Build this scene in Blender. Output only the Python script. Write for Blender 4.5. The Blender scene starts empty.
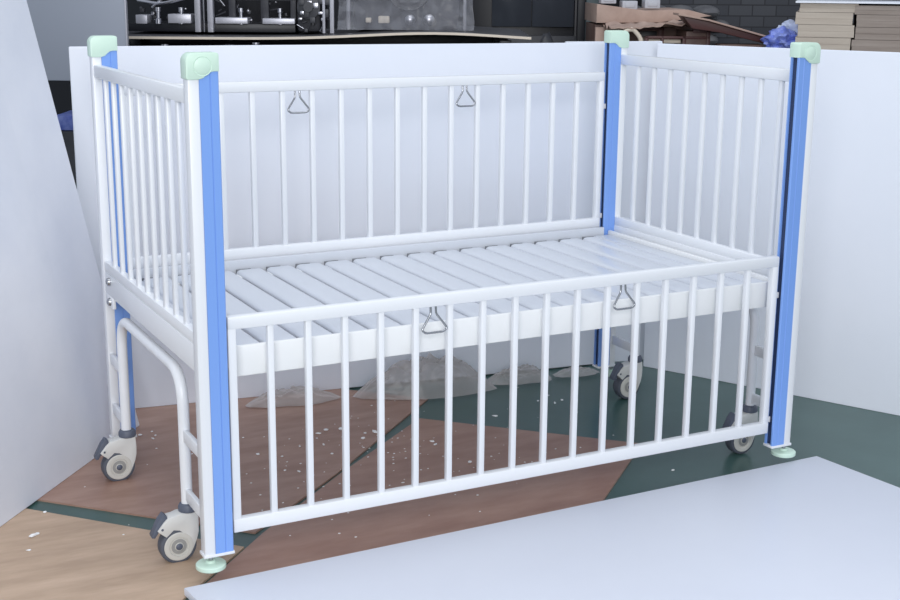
import bpy, bmesh, math, random
from mathutils import Vector, Matrix, noise
random.seed(7)
C = bpy.context.scene.collection
SC = bpy.context.scene

# ------------------------------------------------------------------ materials
def mat(name, col, rough=.5, metal=0, spec=.5, noise_amt=0, noise_scale=8, col2=None, bump=0, bscale=60, coat=0, alpha=None, stretch=None):
    m = bpy.data.materials.new(name); m.use_nodes = True
    nt = m.node_tree; b = nt.nodes['Principled BSDF']
    b.inputs['Base Color'].default_value = (*col, 1)
    b.inputs['Roughness'].default_value = rough
    b.inputs['Metallic'].default_value = metal
    b.inputs['Specular IOR Level'].default_value = spec
    b.inputs['Coat Weight'].default_value = coat
    tc = nt.nodes.new('ShaderNodeTexCoord'); mp = nt.nodes.new('ShaderNodeMapping')
    nt.links.new(tc.outputs['Object'], mp.inputs['Vector'])
    if stretch: mp.inputs['Scale'].default_value = stretch[0]; mp.inputs['Rotation'].default_value = stretch[1]
    if col2 is not None:
        n = nt.nodes.new('ShaderNodeTexNoise'); n.inputs['Scale'].default_value = noise_scale
        n.inputs['Detail'].default_value = 6; n.inputs['Roughness'].default_value = .6
        r = nt.nodes.new('ShaderNodeValToRGB')
        r.color_ramp.elements[0].position = .35; r.color_ramp.elements[1].position = .68
        r.color_ramp.elements[0].color = (*col, 1); r.color_ramp.elements[1].color = (*col2, 1)
        nt.links.new(mp.outputs[0], n.inputs['Vector']); nt.links.new(n.outputs['Fac'], r.inputs[0])
        nt.links.new(r.outputs[0], b.inputs['Base Color'])
    if bump:
        n2 = nt.nodes.new('ShaderNodeTexNoise'); n2.inputs['Scale'].default_value = bscale
        bp = nt.nodes.new('ShaderNodeBump'); bp.inputs['Strength'].default_value = bump; bp.inputs['Distance'].default_value = .002
        nt.links.new(mp.outputs[0], n2.inputs['Vector']); nt.links.new(n2.outputs['Fac'], bp.inputs['Height'])
        nt.links.new(bp.outputs[0], b.inputs['Normal'])
    if alpha is not None: b.inputs['Alpha'].default_value = alpha
    return m

M = {}
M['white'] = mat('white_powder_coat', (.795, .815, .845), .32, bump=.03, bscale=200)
M['blue'] = mat('blue_plastic', (.20, .365, .79), .35)
M['mint'] = mat('mint_plastic', (.62, .80, .68), .4)
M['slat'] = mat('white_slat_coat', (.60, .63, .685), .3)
M['chrome'] = mat('steel_wire', (.42, .43, .45), .25, metal=1)
M['housing'] = mat('caster_grey_plastic', (.66, .66, .64), .4)
M['cover'] = mat('wheel_cover_plastic', (.58, .57, .53), .45)
M['tyre'] = mat('dark_grey_rubber', (.085, .095, .12), .6)
M['darkpl'] = mat('dark_grey_plastic', (.095, .11, .15), .5)
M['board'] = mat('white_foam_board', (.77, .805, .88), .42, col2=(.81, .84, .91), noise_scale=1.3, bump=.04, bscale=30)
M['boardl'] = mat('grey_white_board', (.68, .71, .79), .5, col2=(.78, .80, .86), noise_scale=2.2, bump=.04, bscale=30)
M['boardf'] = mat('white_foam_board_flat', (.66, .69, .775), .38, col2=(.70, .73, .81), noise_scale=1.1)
M['green'] = mat('green_floor_paint', (.042, .092, .084), .3, col2=(.055, .112, .102), noise_scale=5, bump=.06, bscale=14)
M['ply_a'] = mat('brown_hardboard', (.30, .175, .132), .42, col2=(.40, .255, .20), noise_scale=5, stretch=((1, 3.5, 1), (0, 0, -.7)))
M['ply_b'] = mat('tan_plywood', (.42, .30, .21), .5, col2=(.57, .42, .305), noise_scale=4, stretch=((1, 4.5, 1), (0, 0, .75)))
M['ply_c'] = mat('red_brown_hardboard', (.30, .16, .115), .3, col2=(.385, .23, .172), noise_scale=5, stretch=((1, 3.5, 1), (0, 0, -.7)))
M['foam'] = mat('white_foam_crumb', (.85, .86, .87), .7)
M['dark'] = mat('black_painted_metal', (.012, .013, .018), .4)
M['dark2'] = mat('dark_grey_metal', (.035, .037, .045), .45, col2=(.06, .06, .07), noise_scale=12)
M['steel'] = mat('brushed_steel', (.50, .50, .54), .3, metal=1)
M['alu'] = mat('pale_aluminium', (.62, .62, .68), .4, metal=.5)
M['cream'] = mat('cream_edge_board', (.74, .65, .54), .5)
M['bench'] = mat('grey_bench_laminate', (.075, .075, .085), .45)
M['wall'] = mat('dark_grey_wall_paint', (.02, .022, .028), .7)
M['glass'] = mat('dark_tinted_glass', (.050, .056, .070), .18, spec=.6)
M['pillar'] = mat('grey_green_paint', (.085, .115, .125), .5)
M['cab'] = mat('grey_blue_panel', (.36, .39, .46), .5)
M['card'] = mat('pinkish_cardboard', (.48, .35, .29), .75, col2=(.36, .25, .205), noise_scale=9)
M['cardb'] = mat('beige_cardboard', (.50, .44, .37), .75, col2=(.42, .36, .30), noise_scale=4, stretch=((1, 1, 14), (0, 0, 0)))
M['cardd'] = mat('grey_brown_cardboard', (.26, .215, .185), .75, col2=(.33, .28, .245), noise_scale=4, stretch=((1, 1, 14), (0, 0, 0)))
M['brownw'] = mat('dark_brown_wood', (.10, .055, .045), .55, col2=(.17, .11, .09), noise_scale=7)
M['redw'] = mat('red_brown_frame', (.07, .022, .020), .5)
M['bluebag'] = mat('blue_plastic_bag', (.10, .15, .58), .3, col2=(.34, .42, .85), noise_scale=20)
M['whitebag'] = mat('pale_plastic_bag', (.5, .56, .75), .3)
M['carton'] = mat('grey_white_carton', (.42, .43, .47), .6, col2=(.55, .56, .6), noise_scale=8)
M['shade_strip'] = mat('grey_slat_end_shade', (.16, .17, .19), .5)
M['slot'] = mat('dark_blue_slot_shade', (.022, .040, .10), .6)
M['ring'] = mat('mid_grey_ring_plastic', (.30, .30, .29), .5)
M['sack'] = mat('grey_sack', (.10, .10, .11), .7, col2=(.16, .16, .165), noise_scale=14)
M['skirt'] = mat('white_lacquered_beam', (.84, .85, .85), .35)

def film_mat(name, col, tr):
    m = bpy.data.materials.new(name); m.use_nodes = True; nt = m.node_tree
    b = nt.nodes['Principled BSDF']; out = nt.nodes['Material Output']
    b.inputs['Base Color'].default_value = (*col, 1); b.inputs['Roughness'].default_value = .22
    t = nt.nodes.new('ShaderNodeBsdfTransparent'); mx = nt.nodes.new('ShaderNodeMixShader')
    lw = nt.nodes.new('ShaderNodeLayerWeight'); lw.inputs['Blend'].default_value = .35
    mth = nt.nodes.new('ShaderNodeMath'); mth.operation = 'MULTIPLY_ADD'
    mth.inputs[1].default_value = .5; mth.inputs[2].default_value = 1 - tr; mth.use_clamp = True
    nt.links.new(lw.outputs['Facing'], mth.inputs[0]); nt.links.new(mth.outputs[0], mx.inputs[0])
    nt.links.new(t.outputs[0], mx.inputs[1]); nt.links.new(b.outputs[0], mx.inputs[2])
    nt.links.new(mx.outputs[0], out.inputs['Surface'])
    return m
M['film'] = film_mat('crumpled_clear_film', (.60, .57, .56), .60)
M['wrap'] = film_mat('clear_wrap', (.55, .56, .62), .78)

def brick_mat():
    m = bpy.data.materials.new('dark_block_masonry'); m.use_nodes = True; nt = m.node_tree
    b = nt.nodes['Principled BSDF']; b.inputs['Roughness'].default_value = .75
    tc = nt.nodes.new('ShaderNodeTexCoord'); mp = nt.nodes.new('ShaderNodeMapping')
    mp.inputs['Rotation'].default_value = (math.pi/2, 0, 0)
    br = nt.nodes.new('ShaderNodeTexBrick')
    br.inputs['Scale'].default_value = 1; br.inputs['Brick Width'].default_value = .115; br.inputs['Row Height'].default_value = .052
    br.inputs['Mortar Size'].default_value = .0035; br.inputs['Mortar Smooth'].default_value = .3
    br.inputs['Color1'].default_value = (.040, .043, .053, 1); br.inputs['Color2'].default_value = (.062, .065, .075, 1)
    br.inputs['Mortar'].default_value = (.022, .023, .028, 1)
    nt.links.new(tc.outputs['Object'], mp.inputs[0]); nt.links.new(mp.outputs[0], br.inputs['Vector'])
    nt.links.new(br.outputs['Color'], b.inputs['Base Color'])
    return m
M['brick'] = brick_mat()

# ------------------------------------------------------------------ mesh helpers
def box(bm, x0, x1, y0, y1, z0, z1, bev=0, mtx=None):
    t = bmesh.new()
    vs = [t.verts.new((x, y, z)) for x in (x0, x1) for y in (y0, y1) for z in (z0, z1)]
    for f in ((0, 1, 3, 2), (4, 6, 7, 5), (0, 4, 5, 1), (2, 3, 7, 6), (0, 2, 6, 4), (1, 5, 7, 3)):
        t.faces.new([vs[i] for i in f])
    if bev: bmesh.ops.bevel(t, geom=t.edges[:] , offset=bev, segments=2, affect='EDGES', profile=.5)
    merge(bm, t, mtx)

def merge(bm, t, mtx=None):
    if mtx is not None: t.transform(mtx)
    bmesh.ops.recalc_face_normals(t, faces=t.faces[:])
    me = bpy.data.meshes.new('tmp'); t.to_mesh(me); t.free(); bm.from_mesh(me); bpy.data.meshes.remove(me)

def prism(bm, pts, axis, a0, a1, bev=0, mtx=None):
    """pts 2D; axis 'y': pts=(x,z) extruded in y; 'z': pts=(x,y) extruded in z; 'x': pts=(y,z)."""
    t = bmesh.new()
    def P(p, a):
        return {'y': (p[0], a, p[1]), 'z': (p[0], p[1], a), 'x': (a, p[0], p[1])}[axis]
    A = [t.verts.new(P(p, a0)) for p in pts]; B = [t.verts.new(P(p, a1)) for p in pts]
    n = len(pts)
    t.faces.new(A[::-1]); t.faces.new(B)
    for i in range(n): t.faces.new((A[i], A[(i+1) % n], B[(i+1) % n], B[i]))
    bmesh.ops.recalc_face_normals(t, faces=t.faces[:])
    if bev:
        ed = [e for e in t.edges if (e.verts[0] in A) == (e.verts[1] in A)]
        bmesh.ops.bevel(t, geom=ed, offset=bev, segments=2, affect='EDGES', profile=.5)
    merge(bm, t, mtx)

def lathe(bm, prof, n=32, mtx=None):
    """prof (r,z) about z axis, closed with caps when r=0."""
    t = bmesh.new(); rings = []
    for r, z in prof:
        if r < 1e-6: rings.append([t.verts.new((0, 0, z))])
        else: rings.append([t.verts.new((r*math.cos(2*math.pi*i/n), r*math.sin(2*math.pi*i/n), z)) for i in range(n)])
    for a, b in zip(rings, rings[1:]):
        for i in range(n):
            j = (i+1) % n
            if len(a) == 1 and len(b) > 1: t.faces.new((a[0], b[i], b[j]))
            elif len(b) == 1 and len(a) > 1: t.faces.new((a[i], a[j], b[0]))
            elif len(a) > 1: t.faces.new((a[i], a[j], b[j], b[i]))
    merge(bm, t, mtx)

def tube(bm, pts, r, n=12, closed=False):
    t = bmesh.new(); pts = [Vector(p) for p in pts]; N = len(pts); rings = []
    up = None
    for i, p in enumerate(pts):
        a = pts[(i-1) % N] if (closed or i > 0) else p; b = pts[(i+1) % N] if (closed or i < N-1) else p
        d = (b-a).normalized()
        if up is None:
            up = Vector((0, 0, 1)) if abs(d.z) < .9 else Vector((1, 0, 0))
        s = d.cross(up)
        if s.length < 1e-4: s = d.orthogonal()
        s.normalize(); u = s.cross(d).normalized(); up = u
        rings.append([t.verts.new(p + r*(math.cos(2*math.pi*k/n)*s + math.sin(2*math.pi*k/n)*u)) for k in range(n)])
    M_ = N if closed else N-1
    for i in range(M_):
        A, B = rings[i], rings[(i+1) % N]
        for k in range(n): t.faces.new((A[k], A[(k+1) % n], B[(k+1) % n], B[k]))
    if not closed: t.faces.new(rings[0][::-1]); t.faces.new(rings[-1])
    merge(bm, t)

def fillet(pts, rad, seg=8):
    out = []; pts = [Vector(p) for p in pts]
    for i, p in enumerate(pts):
        if i in (0, len(pts)-1): out.append(p); continue
        a = (pts[i-1]-p).normalized(); b = (pts[i+1]-p).normalized()
        for k in range(seg+1):
            t = k/seg; q0 = p+a*rad; q1 = p+b*rad
            out.append(q0*(1-t)**2 + p*2*t*(1-t) + q1*t*t)
    return out

def obj(name, bm, m, parent=None, loc=(0, 0, 0), smooth=True, label=None):
    me = bpy.data.meshes.new(name); bm.to_mesh(me); bm.free()
    if smooth:
        me.polygons.foreach_set('use_smooth', [True]*len(me.polygons))
        me.set_sharp_from_angle(angle=math.radians(38))
    me.materials.append(m)
    o = bpy.data.objects.new(name, me); C.objects.link(o); o.location = loc
    if parent: o.parent = parent
    if label: o['label'] = label
    return o

def tag(o, label, cat, group=None, kind=None):
    o['label'] = label; o['category'] = cat
    if group: o['group'] = group
    if kind: o['kind'] = kind
    return o
def empty(name, loc, rz=0):
    o = bpy.data.objects.new(name, None); C.objects.link(o); o.location = loc; o.rotation_euler = (0, 0, rz); o.empty_display_size = .1
    return o
B = bmesh.new
def dup(o, loc, parent=None):
    c = o.copy(); C.objects.link(c); c.location = loc
    c.parent = parent
    for ch in o.children:
        g = ch.copy(); C.objects.link(g); g.parent = c
    return c

# ------------------------------------------------------------------ dimensions
L, D, H = 1.715, .912, 1.12
PA, PB = .069, .035          # corner post cross section
ZF = -.075                   # floor
ROOT = (L/2, D/2, ZF)
OFF = (-ROOT[0], -ROOT[1], -ROOT[2])
crib = empty('hospital_crib', ROOT)
tag(crib, "white children's hospital bed with blue corner posts, mint caps and lowered front rail", 'bed')

# corner posts -----------------------------------------------------
def sx(x, side):  # mirror in x for the right end
    return x if side == 0 else L - x
def corner_post(side, rear):
    y0 = 0 if not rear else D-PB; y1 = y0+PB
    b = B()
    xs = sorted((sx(.002, side), sx(.0273, side)))
    box(b, xs[0], xs[1], y0+.001, y1-.001, .003, 1.085, .003)
    xs = sorted((sx(.027, side), sx(PA-.034, side)))
    box(b, xs[0], xs[1], y0+.005, y1-.005, .003, 1.08, 0)
    p = obj('corner_post', b, M['white'], crib, OFF)
    # blue cover: a channel around the inner two thirds of the post, open slot on the inner side for the rail
    b = B(); fr = [(.0268, 0), (.049, 0), (.0505, .0015), (.052, 0), (PA-.002, 0), (PA, .002), (PA, .0072), (PA-.022, .0072), (PA-.022, .012)]
    half = fr + [(.0268, .012)]
    for flip in (0, 1):
        pts = [(sx(x, side), (y0+y) if not flip else (y1-y)) for x, y in half]
        prism(b, pts, 'z', .004, 1.09)
    xs = sorted((sx(PA-.036, side), sx(PA-.0055, side)))
    obj('post_cover', b, M['blue'], p, smooth=False, label='blue plastic post cover')
    b = B(); box(b, xs[0], xs[1], y0+.0068, y1-.0068, .005, 1.085); obj('slot_shade_fill', b, M['slot'], p, label='dark filler standing in for shade inside the rail slot')  # dark filler gives the slot its shade by colour
    # bottom plate
    b = B(); xs = sorted((sx(-.001, side), sx(PA+.002, side)))
    box(b, xs[0], xs[1], y0-.001, y1+.001, -.003, .004, .001)
    obj('base_plate', b, M['white'], p)
    # cap
    pts = []
    ztop = H+.002; zb = 1.067; x0 = -.0015; x1 = PA+.001
    def arc(cx, cz, r, a0, a1, n=8):
        return [(cx+r*math.cos(math.radians(a0+(a1-a0)*i/n)), cz+r*math.sin(math.radians(a0+(a1-a0)*i/n))) for i in range(n+1)]
    pts += [(x1, 1.083)] + arc(x1-.006, ztop-.006, .006, 0, 90, 4) + arc(x0+.018, ztop-.018, .018, 90, 180) + arc(x0+.004, zb+.004, .004, 180, 270, 4)
    pts += [(.026, zb), (.036, zb+.003), (.043, zb+.010), (.050, zb+.0145), (.058, 1.083)]
    b = B(); prism(b, [(sx(x, side), z) for x, z in pts], 'y', y0-.003, y1+.003, .002)
    cap = obj('post_cap', b, M['mint'], p, label='mint green post cap')
    # round emboss on the outward faces
    b = B(); yo = y0-.003 if not rear else y1+.003; s = -1 if not rear else 1
    mt = Matrix.Translation((sx(.034, side), yo, 1.0945)) @ Matrix.Rotation(math.radians(90 if s < 0 else -90), 4, 'X')
    lathe(b, [(.0188, -.002), (.0188, .0004), (.0194, .0008), (.0206, .0008), (.0212, -.001)], 40, mt)
    lathe(b, [(.0, .0008), (.0174, .0008), (.0180, .0004), (.0184, -.002)], 40, mt)
    obj('cap_roundel', b, M['mint'], p)
    # levelling foot
    b = B(); mt = Matrix.Translation((sx(.020 if side == 0 else .008, side), y0+.020 if not rear else y1-.020, 0))
    lathe(b, [(0, -.036), (.032, -.036), (.0345, -.034), (.0345, -.026), (.0325, -.024), (.012, -.0215), (.0105, -.019)], 36, mt)
    lathe(b, [(.0105, -.024), (.0105, -.0165), (0, -.0165)], 20, mt)
    obj('levelling_foot', b, M['mint'], p, label='mint green round levelling foot')
    b = B(); lathe(b, [(.0055, -.02), (.0055, 0), (0, 0)], 12, mt)
    obj('foot_stem', b, M['chrome'], p)
    # small clips on the inner face of the post
for side in (0, 1):
    for rear in (0, 1): corner_post(side, rear)

# sliding side rails ---------------------------------------------
RX0, RX1 = PA+.006, L-PA-.006
ZT, ZB, DZ = .5485, .039, .4424
def side_rail(y, dz):
    yf, yb = y+.0015, y+.0235
    b = B()
    box(b, RX0, RX1, yf, yb, ZT-.030+dz, ZT+dz, .004)
    r = obj('side_rail', b, M['white'], crib, OFF)
    b = B(); box(b, RX0, RX1, yf, yb, ZB+dz, ZB+.033+dz, .0035)
    obj('bottom_rail', b, M['white'], r)
    xs = [RX0+.010 + (RX1-RX0-.020)*i/17 for i in range(18)]
    for i in (0, 17):
        b = B(); box(b, xs[i]-.010, xs[i]+.010, yf+.001, yb-.001, ZB+.02+dz, ZT-.015+dz, .003)
        obj('end_upright', b, M['white'], r)
    b = B(); box(b, -.0075, .0075, yf+.003, yb-.003, ZB+.026+dz, ZT-.024+dz, .003)
    first = None
    for x in xs[1:17]:
        if first is None:
            first = obj('bar', b, M['white'], r, (x, 0, 0))
        else:
            c = first.copy(); C.objects.link(c); c.location = (x, 0, 0); c.parent = r
    for x in (RX0, RX1):                                  # sliding lugs that run in the post slots
        s = -1 if x == RX0 else 1
        for z in (.07, .43):
            b = B(); box(b, min(x, x+s*.010), max(x, x+s*.010), y+.007, y+.018, z+dz, z+.016+dz, .001)
            obj('sliding_lug', b, M['white'], r)
    for xc in ((xs[5]+xs[6])/2, (xs[11]+xs[12])/2):      # wire latch pulls
        b = B(); z0 = ZT-.028+dz; yy = y+.006
        pts = [(xc-.007, yy+.004, z0+.004), (xc-.007, yy+.002, z0-.020), (xc-.034, yy-.005, z0-.056), (xc-.024, yy-.006, z0-.064),
               (xc+.024, yy-.006, z0-.064), (xc+.034, yy-.005, z0-.056), (xc+.007, yy+.002, z0-.020), (xc+.007, yy+.004, z0+.004)]
        tube(b, fillet(pts, .006, 5), .0028, 10)
        obj('latch_handle', b, M['chrome'], r, label='bent steel wire pull')
side_rail(.0125, 0)
side_rail(D-PB+.0125-.0, DZ)

# end panels -------------------------------------------------------
def end_panel(side):
    def xx(a, c): return sorted((sx(a, side), sx(c, side)))
    y0, y1 = PB-.006, D-PB+.006
    b = B(); x = xx(.004, .026); box(b, x[0], x[1], y0, y1, 1.014, 1.047, .004)
    e = obj('end_panel', b, M['white'], crib, OFF)
    b = B(); x = xx(.005, .026); box(b, x[0], x[1], y0, y1, .488, .517, .004)
    obj('lower_rail', b, M['white'], e)
    b = B(); x = xx(.004, .028); box(b, x[0], x[1], y0, y1, .427, .489, .003)
    obj('end_beam', b, M['white'], e)
    first = None
    for i in range(9):
        y = .122 + i*.0838
        if first is None:
            b = B(); box(b, sx(.015, side)-.006, sx(.015, side)+.006, -.0085, .0085, .51, 1.02, .004)
            first = obj('bar', b, M['white'], e, (0, y, 0))
        else:
            c = first.copy(); C.objects.link(c); c.location = (0, y, 0); c.parent = e
    s = -1 if side == 0 else 1
    b = B(); x = xx(.003, .012); box(b, x[0], x[1], .792, .876, .398, .43, .002)
    obj('joint_plate', b, M['white'], e)
    for z in (.470, .414):
        b = B(); mt = Matrix.Translation((sx(.004, side), .820, z)) @ Matrix.Rotation(s*math.pi/2, 4, 'Y')
        lathe(b, [(0, .010), (.005, .010), (.010, .007), (.0115, .003), (.0115, 0)], 16, mt)
        obj('bolt', b, M['chrome'], e)
for side in (0, 1): end_panel(side)

# mattress platform -------------------------------------------------
b = B(); box(b, PA+.012, L-PA-.004, .052, .062, .398, .470, .003)
plat = obj('mattress_platform', b, M['skirt'], crib, OFF)
b = B(); box(b, PA+.004, L-PA-.004, .868, .882, .405, .486, .002)
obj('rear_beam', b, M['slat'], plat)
b = B(); box(b, .044, .056, .058, .872, .41, .474, .002); obj('cross_beam', b, M['skirt'], plat)
b = B(); box(b, L-.056, L-.044, .058, .872, .41, .474, .002); obj('cross_beam', b, M['skirt'], plat)
b = B(); box(b, L/2-.015, L/2+.015, .064, .868, .43, .452, .002); obj('cross_beam', b, M['skirt'], plat)
first = None
for i in range(17):
    x = .141 + .0905*i
    if first is None:
        b = B()
        prof = [(-.0395, .450), (-.0405, .4555), (-.0385, .460), (-.034, .4640), (-.028, .4655), (.028, .4655), (.034, .4640), (.0385, .460), (.0405, .4555), (.0395, .450)]
        prism(b, prof, 'y', .0625, .853)
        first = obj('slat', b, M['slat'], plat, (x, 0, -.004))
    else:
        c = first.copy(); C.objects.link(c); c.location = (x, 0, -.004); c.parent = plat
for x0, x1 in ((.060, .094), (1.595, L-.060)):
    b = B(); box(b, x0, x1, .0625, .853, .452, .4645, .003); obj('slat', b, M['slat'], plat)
b = B(); box(b, -.040, .004, .853, .8585, .452, .4665, .001)  # dark strips that paint in the shade at the rear slat ends
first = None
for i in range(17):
    if first is None: first = obj('slat_end_shade', b, M['shade_strip'], plat, (.141, 0, -.004), label='dark strip standing in for shade at the slat end')
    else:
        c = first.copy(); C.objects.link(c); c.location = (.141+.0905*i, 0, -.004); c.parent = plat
# rail under the slat ends
b = B(); box(b, .08, L-.08, .80, .845, .438, .4515, .001); obj('slat_ledge', b, M['skirt'], plat)

# bent tube legs with brackets and casters --------------------------------
def leg_tube(side):
    x = sx(.012, side)
    b = B()
    pts = fillet([(x, .17, .066), (x, .17, .387), (x, .75, .387), (x, .75, .066)], .085, 10)
    tube(b, pts, .0135, 20)
    t = obj('leg_tube', b, M['white'], crib, OFF)
    for (ya, yb) in ((PB-.003, .160), (.760, D-PB+.003)):
        for z in (.238, .092):
            b = B(); box(b, x-.006, x+.006, ya, yb, z-.015, z+.015, .002)
            obj('bracket', b, M['white'], t)
for side in (0, 1): leg_tube(side)

def caster_parts():
    # origin: swivel axis on the floor, wheel trails towards -x
    hx, hz, R = -.030, .0445, .0445
    S = .00050
    pr = [(-14, 154), (6, 161), (96, 161), (100, 105), (98, 60), (90, 26), (76, -8), (66, -30), (50, -10), (46, 24), (30, 58), (5, 78), (-22, 84), (-48, 62), (-57, 54), (-92, 84), (-97, 92), (-66, 130), (-44, 150)]
    b = B()
    prism(b, [(hx+px*S, hz+pz*S) for px, pz in pr], 'y', -.0185, .0185, .003)
    h = obj('caster', b, M['housing'], None, label='grey plastic swivel caster housing')
    rx = Matrix.Translation((hx, 0, hz)) @ Matrix.Rotation(math.pi/2, 4, 'X')
    b = B(); lathe(b, [(.028, -.016), (.038, -.0175), (.0425, -.0155), (R, -.010), (R, .010), (.0425, .0155), (.038, .0175), (.028, .016), (.028, -.016)], 40, rx)
    obj('tyre', b, M['tyre'], h, label='dark grey rubber tyre')
    b = B()
    prof = [(0, .0195), (.0085, .0195), (.0095, .0180), (.0205, .0172), (.0215, .0160), (.0235, .0160), (.0245, .0195), (.0335, .0192), (.0355, .0175), (.0355, .010)]
    full = prof + [(r, -z) for r, z in prof[::-1]]
    lathe(b, full, 40, rx); obj('wheel_cover', b, M['cover'], h)
    b = B(); lathe(b, [(.0105, .0168), (.0105, .0186), (.0185, .0180), (.0185, .0165), (.0105, .0168)], 36, rx)
    obj('wheel_ring', b, M['ring'], h, label='grey inner ring of the wheel')
    b = B(); lathe(b, [(0, .0225), (.006, .0222), (.0082, .0205), (.0082, -.0205), (.006, -.0222), (0, -.0225)], 20, rx)
    obj('hub_cap', b, M['darkpl'], h)
    b = B(); lathe(b, [(0, .1245), (.0215, .1245), (.0235, .1265), (.0235, .137), (.020, .143), (.0145, .145), (0, .145)], 28)
    obj('swivel_collar', b, M['darkpl'], h, label='dark grey collar')
    b = B(); pd = [(-64, 168), (-50, 158), (-44, 138), (-60, 122), (-70, 112), (-108, 56), (-122, 58), (-124, 68), (-88, 138)]
    prism(b, [(hx+px*S, hz+pz*S) for px, pz in pd], 'y', -.013, .013, .002)
    obj('brake_pedal', b, M['darkpl'], h, label='dark grey brake pedal')
    b = B(); lathe(b, [(0, .0195), (.003, .0195), (.003, -.0195), (0, -.0195)], 12, Matrix.Translation((hx-.038, 0, hz+.049)) @ Matrix.Rotation(math.pi/2, 4, 'X'))
    obj('pivot_pin', b, M['darkpl'], h)
    return h
cast = caster_parts()
spots = [(.014, .17), (.014, .75), (L-.012, .17), (L-.012, .75)]
for i, (x, y) in enumerate(spots):
    loc = (x+OFF[0], y+OFF[1], 0.0)
    if i == 0: cast.location = loc; cast.parent = crib
    else: dup(cast, loc, crib)

# ------------------------------------------------------------------ setting: floor and walls
YAW = math.radians(27.485)
CAM = Vector((-.7807, -2.6895, 1.2685))
FW = Vector((math.sin(YAW), math.cos(YAW), 0)); RT = Vector((math.cos(YAW), -math.sin(YAW), 0))
def shop(u, v, z=0):      # the workshop behind is laid out on its own grid, turned 27.5 degrees from the bed
    p = Vector((CAM.x, CAM.y, 0)) + RT*u + FW*v; return (p.x, p.y, z)
b = B(); box(b, -7, 9, -6, 9, ZF-.1, ZF); obj('floor', b, M['green'], smooth=False)['kind'] = 'structure'
b = B(); box(b, -7, 7, 0, .15, 0, 3.6)
o = obj('wall_back', b, M['wall'], loc=shop(0, 8.2, ZF), smooth=False); o.rotation_euler = (0, 0, -YAW); o['kind'] = 'structure'
b = B(); box(b, 0, 2.6, 0, .12, 0, 2.4)
o = obj('wall_block', b, M['brick'], loc=shop(.93, 6.5, ZF), smooth=False); o.rotation_euler = (0, 0, -YAW); o['kind'] = 'structure'

# ------------------------------------------------------------------ hardboard sheets on the floor
def sheet(name, pts, z0, z1, m, label, cat='board'):
    b = B(); prism(b, pts, 'z', z0, z1)
    return tag(obj(name, b, m, smooth=False), label, cat)
sheet('hardboard_sheet', [(1.07, 1.02), (.535, .521), (.200, .238), (-.40, .860), (.45, 1.66)], ZF, ZF+.005, M['ply_a'],
      'brown hardboard sheet on the floor under the rear left of the crib')
sheet('plywood_sheet', [(.148, .168), (-.56, .955), (-1.75, -.12), (-1.0, -.95)], ZF, ZF+.005, M['ply_b'],
      'lighter tan plywood sheet on the floor at the front left corner')
sheet('hardboard_sheet', [(.957, .852), (1.452, .350), (.45, -.56), (-.02, -.010), (.216, .226), (.542, .514)], ZF, ZF+.005, M['ply_c'],
      'reddish brown hardboard sheet under the lowered front rail, pointed towards the green floor')

# ------------------------------------------------------------------ white boards
def upright(name, p0, p1, z0, z1, th, m, label, top=None):
    """upright board from floor point p0 to p1; top: pair of xyz top corners when it leans."""
    a = Vector((*p0, z0)); c = Vector((*p1, z0))
    A = Vector(top[0]) if top else Vector((*p0, z1)); Cc = Vector(top[1]) if top else Vector((*p1, z1))
    n = (c-a).cross(A-a).normalized()
    if n.dot(CAM-a) > 0: n = -n
    t = bmesh.new()
    q = [a, c, Cc, A]; f = [t.verts.new(v) for v in q]; k = [t.verts.new(v+n*th) for v in q]
    t.faces.new(f); t.faces.new(k[::-1])
    for i in range(4): t.faces.new((f[i], f[(i+1) % 4], k[(i+1) % 4], k[i]))
    bmesh.ops.recalc_face_normals(t, faces=t.faces[:])
    bmesh.ops.bevel(t, geom=t.edges[:], offset=.002, segments=2, affect='EDGES')
    b = B(); merge(b, t)
    return tag(obj(name, b, m), label, 'board')
upright('white_board', (.040, 1.354), (1.80, 1.118), ZF+.005, 1.072, .015, M['board'], 'long white board standing upright behind the crib, parallel to its rear side')
upright('white_board', (1.66, 1.165), (2.015, 1.100), ZF+.0, 1.075, .015, M['board'], 'narrow white board filling the far corner behind the blue rear right post')
upright('white_board', (1.945, 1.035), (2.62, -.30), ZF, 1.071, .015, M['board'], 'white board standing upright beyond the right end of the crib')
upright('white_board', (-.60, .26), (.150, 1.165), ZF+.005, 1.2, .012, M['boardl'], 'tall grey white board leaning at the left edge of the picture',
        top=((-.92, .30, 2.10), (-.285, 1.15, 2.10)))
b = B()
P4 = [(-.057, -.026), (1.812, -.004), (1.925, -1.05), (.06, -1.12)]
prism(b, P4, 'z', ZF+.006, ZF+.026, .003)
tag(obj('white_board', b, M['boardf']), 'white board lying flat on the floor in front of the crib', 'board')

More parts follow.
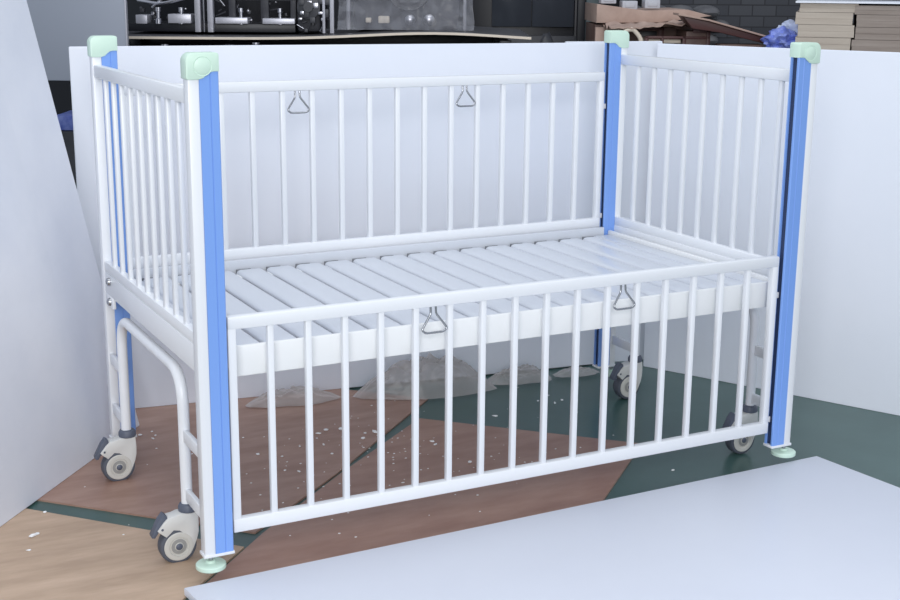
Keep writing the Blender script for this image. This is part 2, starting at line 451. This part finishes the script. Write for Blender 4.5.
# ------------------------------------------------------------------ crumpled clear film along the foot of the rear board
def crumple(cx, cy, rx, ry, h, rz, seed, label, n=46, sharp=1.0):
    b = B(); rnd = Vector((seed*3.1, seed*1.7, seed*.9)); V = {}
    for i in range(n+1):
        for j in range(n+1):
            u, v = i/n*2-1, j/n*2-1
            k = Vector((u*2.1, v*2.1, 0))+rnd
            edge = 1 + .22*noise.noise(Vector((u*1.5, v*1.5, 5))+rnd)
            # map the square to a disc
            x = u*math.sqrt(max(0, 1-v*v/2))*edge; y = v*math.sqrt(max(0, 1-u*u/2))*edge
            r = min(1, math.hypot(x, y)/edge)
            base = (1-r**2.2)
            fold = abs(noise.noise(k*1.1)) * 1.0 + .55*abs(noise.noise(k*2.3+Vector((9, 2, 1)))) + .08*abs(noise.noise(k*5.1))
            z = h*(base*(.55+.55*(1-min(1, fold*1.7))) + .26*fold*(1-r**4)) + .004
            x += .05*noise.noise(k*2+Vector((4, 4, 4)))*(1-r); y += .08*noise.noise(k*2+Vector((7, 1, 4)))*(1-r)
            V[i, j] = b.verts.new((x*rx, y*ry, max(.001, z)))
    for i in range(n):
        for j in range(n): b.faces.new((V[i, j], V[i+1, j], V[i+1, j+1], V[i, j+1]))
    o = obj('plastic_film', b, M['film'], loc=(cx, cy, ZF+.005)); o.rotation_euler = (0, 0, rz)
    return tag(o, label, 'plastic film')
crumple(1.10, 1.070, .225, .080, .128, math.radians(-14), 3, 'large heap of crumpled clear plastic film against the foot of the rear white board')
crumple(.66, 1.175, .15, .050, .050, math.radians(-8), 5, 'low crumpled clear plastic film by the rear board, left of the large heap')
crumple(1.44, 1.055, .12, .045, .055, math.radians(-12), 8, 'small crumpled clear plastic film on the green floor to the right of the large heap')
crumple(1.66, 1.035, .09, .035, .025, math.radians(-8), 11, 'thin scrap of clear plastic film beside the foot of the rear right post')

# ------------------------------------------------------------------ white foam crumbs
def crumb_mesh(seed):
    r = random.Random(seed); t = bmesh.new()
    bmesh.ops.create_icosphere(t, subdivisions=1, radius=1)
    for v in t.verts: v.co *= r.uniform(.65, 1.25)
    t.transform(Matrix.Diagonal((r.uniform(.8, 1.5), r.uniform(.6, 1), .45, 1)))
    me = bpy.data.meshes.new('foam_crumb'); t.to_mesh(me); t.free(); me.materials.append(M['foam']); return me
cm = [crumb_mesh(i) for i in range(5)]
crumbs = [(-.244, .594), (-.301, .454), (-.285, .463), (-.323, .374), (.126, 1.07), (.167, 1.09), (.154, 1.026), (.168, 1.05), (.614, .852), (.646, .867), (.691, .855), (.773, .785), (.447, .713), (.448, .579), (.415, .604), (.39, .759), (.889, .609), (.912, .431), (1.186, .774), (1.39, .847), (1.467, .821), (1.429, .804), (1.408, .136), (.893, .637), (.742, .79), (.718, .751), (.593, .754), (.586, .672), (.523, .769)]
def on_sheet(x, y):
    def inside(P):
        c = False; n = len(P)
        for i in range(n):
            (x1, y1), (x2, y2) = P[i], P[(i+1) % n]
            if (y1 > y) != (y2 > y) and x < (x2-x1)*(y-y1)/(y2-y1)+x1: c = not c
        return c
    return any(inside(P) for P in ([(1.07, 1.02), (.535, .521), (.200, .238), (-.40, .860), (.45, 1.66)], [(.148, .168), (-.56, .955), (-1.75, -.12), (-1.0, -.95)], [(.957, .852), (1.452, .350), (.45, -.56), (-.02, -.010), (.216, .226), (.542, .514)]))
for i, (x, y) in enumerate(crumbs):
    o = bpy.data.objects.new('foam_crumb', cm[i % 5]); C.objects.link(o)
    s = random.uniform(.0045, .008) if i not in (9, 10, 11, 1, 4, 17) else random.uniform(.008, .011)
    o.scale = (s, s, s); o.rotation_euler = (0, 0, random.uniform(0, 6)); o.location = (x, y, ZF+(.005 if on_sheet(x, y) else 0)+s*.4)
    tag(o, 'tiny white foam crumb scattered on the floor around and under the crib', 'crumb', 'white foam crumbs on the floor')
b = B()
rs = random.Random(4)
for k in range(190):
    x = rs.gauss(.62, .34); y = rs.gauss(.62, .24)
    if not (-.3 < x < 1.6 and .02 < y < 1.05): continue
    s = rs.uniform(.0012, .0030); z = ZF+(.005 if on_sheet(x, y) else 0)+s*.4
    t = bmesh.new(); bmesh.ops.create_icosphere(t, subdivisions=1, radius=s)
    t.transform(Matrix.Translation((x, y, z)) @ Matrix.Diagonal((1.3, .9, .5, 1))); merge(b, t)
tag(obj('foam_specks', b, M['foam']), 'fine white foam specks strewn over the hardboard and green floor', 'debris', kind='stuff')

# ------------------------------------------------------------------ workshop behind
R0 = -YAW
def grid_box(b, u0, u1, v0, v1, z0, z1, bev=0): box(b, u0, u1, v0, v1, z0, z1, bev)
# (every thing below is modelled on the shop grid with its own base point)
def base(name, u, v): return empty(name, shop(u, v, ZF), R0)
def part(name, m, root, *boxes, label=None, bev=.002):
    b = B()
    for bx in boxes: box(b, *bx, bev)
    return obj(name, b, m, root, label=label)
Z = lambda z: z-ZF        # height above the floor

cab = base('standing_panel', -1.62, 5.0)
part('panel_sheet', M['cab'], cab, (-.55, .405, 0, .03, Z(.895), Z(2.15)))
part('stand_leg', M['dark'], cab, (-.53, -.49, .02, .06, 0, Z(.895)))
part('stand_leg', M['dark'], cab, (.36, .40, .02, .06, 0, Z(.895)))
part('stand_leg', M['dark'], cab, (-.53, -.49, .03, .05, 0, Z(.895)))
part('stand_leg', M['dark'], cab, (.36, .40, .03, .05, 0, Z(.895)))
part('panel_edge', M['alu'], cab, (.400, .407, -.003, .02, Z(.9), Z(2.14)))
tag(cab, 'grey blue panel on a dark stand at the top left, behind the white boards', 'panel')
bx = base('storage_crate', -1.50, 5.35)
part('crate_body', M['dark2'], bx, (-.14, .16, 0, .3, 0, .74))
part('folded_cloth', M['bluebag'], bx, (-.12, .14, .02, .26, .742, .80), label='blue folded cloth')
tag(bx, 'dark crate with blue cloth in the gap between the leaning board and the rear board', 'crate')

# work bench
tb = base('workbench', -.55, 5.6)
b = B()
N = 24; top = []
for i in range(N+1):
    u = -1.05 + 1.93*i/N; zz = Z(1.036) + .028*math.exp(-((u-.48)/.42)**2)
    top.append((u, zz))
prism(b, top + [(u, z-.010) for u, z in top[::-1]], 'y', .012, .95)
obj('tabletop', b, M['bench'], tb)
b = B(); prism(b, top + [(u, z-.010) for u, z in top[::-1]], 'y', 0, .012)
obj('table_edge', b, M['cream'], tb, label='cream front edge of the bench top')
for u in (-1.0, .75):
    for v in (.05, .85): part('leg', M['dark'], tb, (u, u+.05, v, v+.05, 0, Z(1.03)))
part('lower_shelf', M['dark2'], tb, (-1.04, .82, -.04, .9, Z(.955), Z(.965)))
part('back_panel', M['dark'], tb, (-1.04, .82, .9, .93, Z(.955), Z(1.02)))
tag(tb, 'long dark workbench with a cream front edge behind the rear board', 'workbench')
rs = random.Random(9)
fit = None
us = [-1.2, -1.12, -1.06, -.97, -.93, -.90, -.82, -.77, -.72, -.64, -.55, -.47, -.42, -.38, -.31, -.20, -.13, -.05, .04, .12]
for i, u in enumerate(us):
    b = B(); r = rs.uniform(.012, .026); h = rs.uniform(.034, .052)
    lathe(b, [(0, 0), (r, 0), (r, h*.3), (r*.6, h*.4), (r*.6, h*.8), (r*.9, h*.85), (r*.9, h), (0, h)], 14)
    o = obj('metal_fitting', b, M['steel'] if i % 3 == 0 else M['dark2'], loc=shop(u, 5.585+rs.uniform(0, .01), .965))
    tag(o, 'small turned metal fitting on the shelf under the bench top', 'fitting', 'metal fittings under the bench top')

# machine frame with bright uprights
mf = base('machine_frame', -1.08, 5.95); zt = Z(1.048)
part('base_plate', M['dark'], mf, (-.34, .395, -.1, .3, zt, zt+.035))
part('side_block', M['alu'], mf, (-.155, -.055, -.12, .0, zt+.036, zt+.075), (-.30, -.25, -.1, 0, zt+.03, zt+.07))
part('side_block', M['alu'], mf, (.05, .19, -.12, 0, zt+.036, zt+.062))
part('side_block', M['alu'], mf, (.255, .395, -.12, 0, zt+.036, zt+.060))
part('upright', M['alu'], mf, (-.035, -.010, -.14, -.10, zt, zt+.75))
part('upright', M['alu'], mf, (.020, .044, -.14, -.10, zt, zt+.75))
part('guide_rod', M['steel'], mf, (.0, .008, -.14, -.13, zt, zt+.7))
part('cross_bar', M['dark2'], mf, (.11, .395, -.06, -.02, zt+.135, zt+.16), (.24, .275, -.06, -.02, zt+.03, zt+.35), (.10, .13, -.06, -.02, zt+.03, zt+.35), (.37, .395, -.06, -.02, zt+.03, zt+.35))
part('rear_plate', M['dark'], mf, (-.30, .33, .28, .3, zt, zt+.8))
b = B(); tube(b, fillet([(-.31, .0, zt+.13), (-.20, -.05, zt+.115), (-.12, -.05, zt+.135), (-.04, -.05, zt+.155)], .03), .008, 10); tube(b, [(-.24, -.04, zt+.10), (-.17, -.04, zt+.16)], .006, 8)
obj('hose', b, M['steel'], mf)
for u in (-.20, -.10, .16, .33):
    b = B(); lathe(b, [(0, 0), (.014, 0), (.014, .02), (.008, .024), (.008, .05), (.012, .052), (.012, .07), (0, .07)], 12, Matrix.Translation((u, -.10, zt+.033)))
    obj('bolt_head', b, M['steel'], mf)
rr = random.Random(33)
for k in range(36):
    b = B(); uu = rr.uniform(-.30, .36); zz = zt+rr.uniform(.036, .15); q = rr.uniform(.003, .010)
    if k % 3 == 0: tube(b, [(uu, -.02, zz), (uu+rr.uniform(-.05, .05), -.02, zz+rr.uniform(-.01, .05))], .003, 8)
    elif k % 3 == 1: box(b, uu-q, uu+q, -.03-q, .0, zz, zz+q*rr.uniform(1, 3), .001)
    else: lathe(b, [(0, 0), (q, 0), (q, .012), (q*.5, .014), (0, .014)], 12, Matrix.Translation((uu, -.03, zz)) @ Matrix.Rotation(math.pi/2, 4, 'X'))
    obj('small_fitting', b, M['steel'] if k % 4 == 0 else M['dark2'], mf)
tag(mf, 'dark machine frame with two bright aluminium uprights at the left of the bench', 'machine')
m2 = base('gear_unit', -.60, 5.9)
part('gear_housing', M['dark2'], m2, (-.075, .03, -.08, .25, zt+.002, zt+.30), bev=.02)
part('support_post', M['alu'], m2, (.072, .090, -.12, -.10, zt, zt+.7))
part('support_post', M['alu'], m2, (.040, .052, -.12, -.10, zt, zt+.7))
b = B(); lathe(b, [(0, 0), (.05, 0), (.05, .03), (.02, .035), (.02, .05), (0, .05)], 20, Matrix.Translation((-.02, -.08, zt+.11)) @ Matrix.Rotation(math.pi/2, 4, 'X'))
obj('flywheel', b, M['dark2'], m2)
rr = random.Random(21)
for k in range(34):
    b = B(); uu = rr.uniform(-.06, .06); zz = zt+rr.uniform(.004, .16); q = rr.uniform(.004, .012)
    if k % 3: box(b, uu-q, uu+q, -.105-q, -.085, zz, zz+q*rr.uniform(1, 3), .001)
    else: tube(b, [(uu, -.10, zz), (uu+rr.uniform(-.03, .03), -.10, zz+rr.uniform(-.01, .05))], .003, 8)
    obj('small_fitting', b, M['steel'] if k % 2 else M['dark2'], m2)
tag(m2, 'dark gear unit with two pale posts in the middle of the bench', 'machine')
m3 = base('wrapped_machine', -.19, 5.9); zw = Z(1.062)
part('machine_body', M['dark2'], m3, (-.24, .22, 0, .35, zw+.002, zw+.5), bev=.01)
part('side_post', M['steel'], m3, (-.27, -.252, -.08, -.06, zw, zw+.5))
part('side_post', M['steel'], m3, (.235, .250, -.08, -.06, zw, zw+.5))
b = B()
for u, r_ in ((.005, .022), (.088, .024)):
    lathe(b, [(0, 0), (r_, 0), (r_, .05), (r_*.7, .055), (0, .06)], 20, Matrix.Translation((u, -.015, zw+.045)) @ Matrix.Rotation(math.pi/2, 4, 'X'))
obj('chrome_fitting', b, M['steel'], m3)
b = B(); box(b, -.135, -.085, -.03, -.002, zw+.028, zw+.060, .006); box(b, -.19, -.165, -.03, -.002, zw+.030, zw+.052, .005)  # cream blocks put in for the warm bright reflections on the machine
obj('warm_glint', b, M['cream'], m3)
part('black_knob', M['dark'], m3, (.035, .060, -.10, -.07, zw+.02, zw+.058))
b = B(); lathe(b, [(.074, 0), (.09, 0), (.095, .01), (.09, .02), (.074, .02), (.074, 0)], 36, Matrix.Translation((.0, -.05, zw+.175)) @ Matrix.Rotation(math.pi/2, 4, 'X'))
obj('round_flange', b, M['dark2'], m3)
b = B(); V = {}
n1, n2 = 60, 26
for i in range(n1+1):
    for j in range(n2+1):
        a = i/n1; u = -.30+.58*a; zz = zw+.004+.50*j/n2
        nn = noise.noise(Vector((u*14, zz*14, 2)))*.02+noise.noise(Vector((u*40+zz*25, zz*30, 7)))*.008
        V[i, j] = b.verts.new((u + .012*noise.noise(Vector((u*9, zz*9, 3))), -.13+abs(nn)*1.6 - .02*max(0, 1-j/5), zz))
for i in range(n1):
    for j in range(n2): b.faces.new((V[i, j], V[i+1, j], V[i+1, j+1], V[i, j+1]))
obj('plastic_wrap', b, M['wrap'], m3, label='clear crinkled plastic wrap')
tag(m3, 'machine wrapped in clear plastic at the right end of the bench', 'machine')

# dark glazed cabinet
gc = base('glazed_cabinet', .40, 7.0)
part('cabinet_frame', M['dark'], gc, (-.36, .27, .03, .5, 0, 2.1), (.235, .275, 0, .03, 0, 2.1))
part('glass_door', M['glass'], gc, (-.195, .010, 0, .03, Z(1.045), 2.05))
part('glass_door', M['glass'], gc, (.014, .232, 0, .03, Z(1.045), 2.05))
part('plinth', M['dark2'], gc, (-.34, .26, -.02, .03, 0, Z(1.0)))
tag(gc, 'dark cabinet with tinted glass doors right of the workbench', 'cabinet')
pl = base('steel_pillar', .72, 6.9)
part('pillar_post', M['pillar'], pl, (-.035, .035, 0, .12, 0, 3.0), bev=.004)
part('pillar_flange', M['dark'], pl, (-.075, -.036, .03, .09, 0, 3.0))
tag(pl, 'grey green steel pillar between the glazed cabinet and the cardboard', 'pillar')
gt = base('tarpaulin_bundle', .46, 6.4)
b = B(); t = bmesh.new(); bmesh.ops.create_icosphere(t, subdivisions=4, radius=1)
for v in t.verts: v.co *= 1+.25*noise.noise(v.co*2.3)+.1*noise.noise(v.co*6)
t.transform(Matrix.Translation((.02, .1, .52)) @ Matrix.Diagonal((.17, .12, .52, 1))); merge(b, t)
obj('bundle', b, M['dark2'], gt)
tag(gt, 'dark bundled tarpaulin at the foot of the glazed cabinet', 'tarpaulin')

# cardboard, crate and plank cluster
cs = base('cardboard_slab', .78, 5.6)
t = bmesh.new(); b = B()
prism(b, [(-.18, Z(1.108)), (.08, Z(1.112)), (.30, Z(1.140)), (.20, Z(1.165)), (.02, Z(1.160)), (-.18, Z(1.185))], 'y', 0, .5, .002)
obj('slab', b, M['card'], cs)
tag(cs, 'pinkish brown cardboard slab lying on the carton behind the rear right post', 'cardboard')
cc = base('brown_carton', .76, 5.62)
part('carton_body', M['brownw'], cc, (-.16, .26, .03, .42, 0, Z(1.100)))
part('carton_flap', M['card'], cc, (-.16, -.03, 0, .03, 0, Z(1.09)))
part('carton_opening', M['dark'], cc, (.03, .10, .02, .032, Z(1.02), Z(1.075)))
part('carton_rim', M['redw'], cc, (.0, .13, .018, .03, Z(1.078), Z(1.098)), (.105, .13, .018, .03, 0, Z(1.098)))
tag(cc, 'brown carton with a dark opening under the cardboard slab', 'box')
hp = base('cardboard_hoop', .71, 5.35)
b = B(); pts = [(-.045, 0, Z(.9)), (-.04, 0, Z(1.05)), (-.02, 0, Z(1.088)), (.012, 0, Z(1.092)), (.04, 0, Z(1.06)), (.055, 0, Z(1.0)), (.062, 0, Z(.85))]
tube(b, fillet(pts, .012, 4), .009, 8); obj('hoop', b, M['cream'], hp)
b = B(); box(b, -.06, .08, -.02, .05, 0, Z(.86), .003); obj('hoop_base', b, M['card'], hp)
tag(hp, 'bent cream strip arching up just behind the rear right post cap', 'strip')
for i, (u, w, h) in enumerate(((.66, .07, .034), (.745, .055, .03), (.82, .05, .028))):
    pass
gcn = None
for i, (u, zb_) in enumerate(((.655, 1.186), (.745, 1.163), (.84, 1.168))):
    b = B(); box(b, -.032, .032, 0, .1, 0, .035, .003); box(b, -.020, .020, -.003, .1, .008, .026, .002)
    o = obj('grey_carton', b, M['carton'], loc=shop(u, 5.66, zb_)); o.rotation_euler = (0, 0, R0)
    tag(o, ['pale grey carton at the left end of the cardboard slab', 'pale grey carton in the middle of the cardboard slab', 'pale grey carton at the right end of the cardboard slab'][i], 'box', 'grey cartons on the cardboard slab')
rk = base('grey_sack_stack', .98, 6.1)
b = B()
for k in range(5):
    for q in range(4):
        t = bmesh.new(); bmesh.ops.create_uvsphere(t, u_segments=16, v_segments=10, radius=1)
        t.transform(Matrix.Translation((-.16+q*.115+(k % 2)*.05, .1, .97+k*.062)) @ Matrix.Diagonal((.062, .12, .033, 1))); merge(b, t)
box(b, -.22, .30, .0, .22, 0, .945, .01)
obj('sacks', b, M['sack'], rk)
tag(rk, 'stack of grey filled sacks behind the sloping brown plank', 'sacks')
kr = base('wooden_crate', .93, 5.35)
part('crate_frame', M['redw'], kr, (-.16, .10, 0, .02, Z(1.055), Z(1.066)), (-.16, -.146, 0, .02, 0, Z(1.066)), (-.095, -.085, 0, .02, 0, Z(1.066)), (-.01, .004, 0, .02, 0, Z(1.066)), (.085, .10, 0, .02, 0, Z(1.10)), (.03, .10, .0, .02, Z(1.08), Z(1.10)))
part('crate_side', M['brownw'], kr, (.004, .085, .004, .24, 0, Z(1.085)))
part('crate_content', M['cream'], kr, (-.144, -.012, .03, .3, 0, Z(1.030)), (-.144, -.012, .03, .3, Z(1.037), Z(1.052)))
tag(kr, 'red brown wooden crate frame holding cream sheets', 'crate')
pk = base('brown_plank', 1.0, 5.25)
b = B()
q = [(-.12, Z(1.158)), (.0, Z(1.136)), (.27, Z(1.064)), (.27, Z(1.057)), (.0, Z(1.129)), (-.12, Z(1.150))]
prism(b, q, 'y', -.02, .12, .001)
o = obj('plank', b, M['card'], pk)
b = B(); prism(b, [(-.10, Z(1.146)), (.0, Z(1.128)), (.265, Z(1.056)), (.265, Z(1.036)), (.05, Z(1.085)), (-.06, Z(1.10))], 'y', .0, .12, .001)  # dark wedge painting in the shade under the plank
obj('plank_underside_shade', b, M['redw'], pk)
b = B(); box(b, .05, .22, .0, .10, 0, Z(1.04), .003); obj('plank_support', b, M['brownw'], pk)
tag(pk, 'dark brown plank sloping down to the right towards the blue bags', 'plank')
cp = base('crumpled_cardboard', .83, 5.3)
b = B(); t = bmesh.new(); bmesh.ops.create_grid(t, x_segments=24, y_segments=10, size=1)
for v in t.verts:
    x, y = v.co.x, v.co.y
    v.co = Vector((x*.20, y*.16+.2, Z(1.108) + .022*noise.noise(Vector((x*3, y*3, 1))) + .012*noise.noise(Vector((x*9, y*7, 2))) + .010*x))
r = bmesh.ops.solidify(t, geom=t.faces[:], thickness=.005); merge(b, t)
obj('torn_sheet', b, M['card'], cp)
tag(cp, 'torn crumpled cardboard sheet lying over the wooden crate', 'cardboard')

# blue bags
def bag(u, v, seed, m, sx_, sz_, zc, label):
    t = bmesh.new(); bmesh.ops.create_icosphere(t, subdivisions=4, radius=1)
    s = Vector((seed, seed*2, seed*3))
    for w in t.verts:
        c = w.co.copy(); w.co *= 1 + .45*noise.noise(c*2.2+s) + .22*noise.noise(c*5.5+s)
    t.transform(Matrix.Translation((0, 0, zc)) @ Matrix.Diagonal((sx_, .09, sz_, 1)))
    b = B(); merge(b, t); o = obj('plastic_bag', b, m, loc=shop(u, v, ZF)); o.rotation_euler = (0, 0, R0)
    return tag(o, label, 'bag')
bag(1.275, 5.16, 2, M['bluebag'], .070, .048, Z(1.055), 'crumpled blue plastic bag left of the beige sheet stack')
bag(1.34, 5.30, 6, M['whitebag'], .060, .050, Z(1.075), 'pale translucent plastic bag beside the beige sheet stack')
bd = base('bag_table', 1.235, 5.16)
part('table_top', M['brownw'], bd, (-.09, .09, -.10, .20, Z(.955), Z(.975)))
for uu in (-.085, .055):
    for vv in (-.09, .16): part('leg', M['redw'], bd, (uu, uu+.03, vv, vv+.03, 0, Z(.955)))
tag(bd, 'low brown table carrying the plastic bags', 'table')

# stacks of cardboard bundles
RS = R0 - math.radians(15.5)
def bundle(w, u, v, z0, z1, m, label, group):
    b = B(); n = max(2, round((z1-z0)/.020)); lean = random.uniform(-.006, .006)
    for k in range(n):
        a = z0+(z1-z0)*k/n; c = z0+(z1-z0)*(k+1)/n; j = lean + random.uniform(-.0015, .0015)
        box(b, j, w+j, random.uniform(0, .003), .5, a+(.0012 if k == 0 else .0003), c)
    o = obj('cardboard_bundle', b, m, loc=shop(u, v, 0), smooth=False); o.rotation_euler = (0, 0, RS)
    return tag(o, label, 'cardboard', group)
zsb = [ZF, 1.035, 1.083, 1.128, 1.172, 1.205]
wh = ['tall lowest part', 'second from below', 'middle one', 'second from the top', 'topmost']
for k in range(5):
    bundle(.192+.003*k, 1.262, 4.92, zsb[k], zsb[k+1], M['cardb'], f'beige cardboard bundle right of the blue bag, {wh[k]} of its stack', 'beige cardboard bundles')
for k in range(5):
    bundle(.37, 1.456, 4.865, zsb[k]-(.006 if k else 0), zsb[k+1]-.006, M['cardd'], f'grey brown cardboard bundle at the right picture edge, {wh[k]} of its stack', 'grey brown cardboard bundles')
b = B(); box(b, -.01, .66, -.01, .5, 1.206, 1.212)
o = obj('white_sheet', b, M['board'], loc=shop(1.262, 4.92, 0)); o.rotation_euler = (0, 0, RS)
tag(o, 'thin white sheet lying on top of both cardboard stacks', 'sheet')

# ------------------------------------------------------------------ light
w = bpy.data.worlds.new('World'); SC.world = w; w.use_nodes = True
bg = w.node_tree.nodes['Background']; bg.inputs[0].default_value = (.80, .875, 1.0, 1); bg.inputs[1].default_value = .66
def area(name, loc, target, size, energy, col):
    l = bpy.data.lights.new(name, 'AREA'); l.shape = 'RECTANGLE'; l.size = size[0]; l.size_y = size[1]; l.energy = energy; l.color = col
    o = bpy.data.objects.new(name, l); C.objects.link(o); o.location = loc
    d = Vector(target)-Vector(loc); o.rotation_euler = d.to_track_quat('-Z', 'Y').to_euler(); return o
area('front_fill', (-1.7, -4.6, 2.3), (.9, .5, .4), (3.2, 2.2), 182, (.985, .985, .99))  # unseen soft light added in front of the crib, no window there
area('overhead_fill', (.6, -.2, 4.0), (.9, .6, 0), (3.0, 2.0), 52, (.96, .98, 1.0))  # added overhead fill to brighten floor, slats and flat board

# ------------------------------------------------------------------ camera
yaw, pitch, roll = 0.47970, 0.23735, -0.00892
fwd = Vector((math.sin(yaw)*math.cos(pitch), math.cos(yaw)*math.cos(pitch), -math.sin(pitch)))
r_ = Vector((math.cos(yaw), -math.sin(yaw), 0)); d_ = fwd.cross(r_)
c_, s_ = math.cos(roll), math.sin(roll)
r2 = c_*r_ + s_*d_; d2 = -s_*r_ + c_*d_
cm_ = bpy.data.cameras.new('Camera'); cam = bpy.data.objects.new('Camera', cm_); C.objects.link(cam)
cm_.sensor_width = 36; cm_.lens = 1314.5/900*36; cm_.clip_end = 60
Mx = Matrix((( r2.x, -d2.x, -fwd.x, CAM.x), (r2.y, -d2.y, -fwd.y, CAM.y), (r2.z, -d2.z, -fwd.z, CAM.z), (0, 0, 0, 1)))
cam.matrix_world = Mx
SC.camera = cam
SC.view_settings.view_transform = 'Standard'; SC.view_settings.look = 'None'
SC.view_settings.gamma = 1; SC.view_settings.use_curve_mapping = False
SC.view_settings.exposure = 0
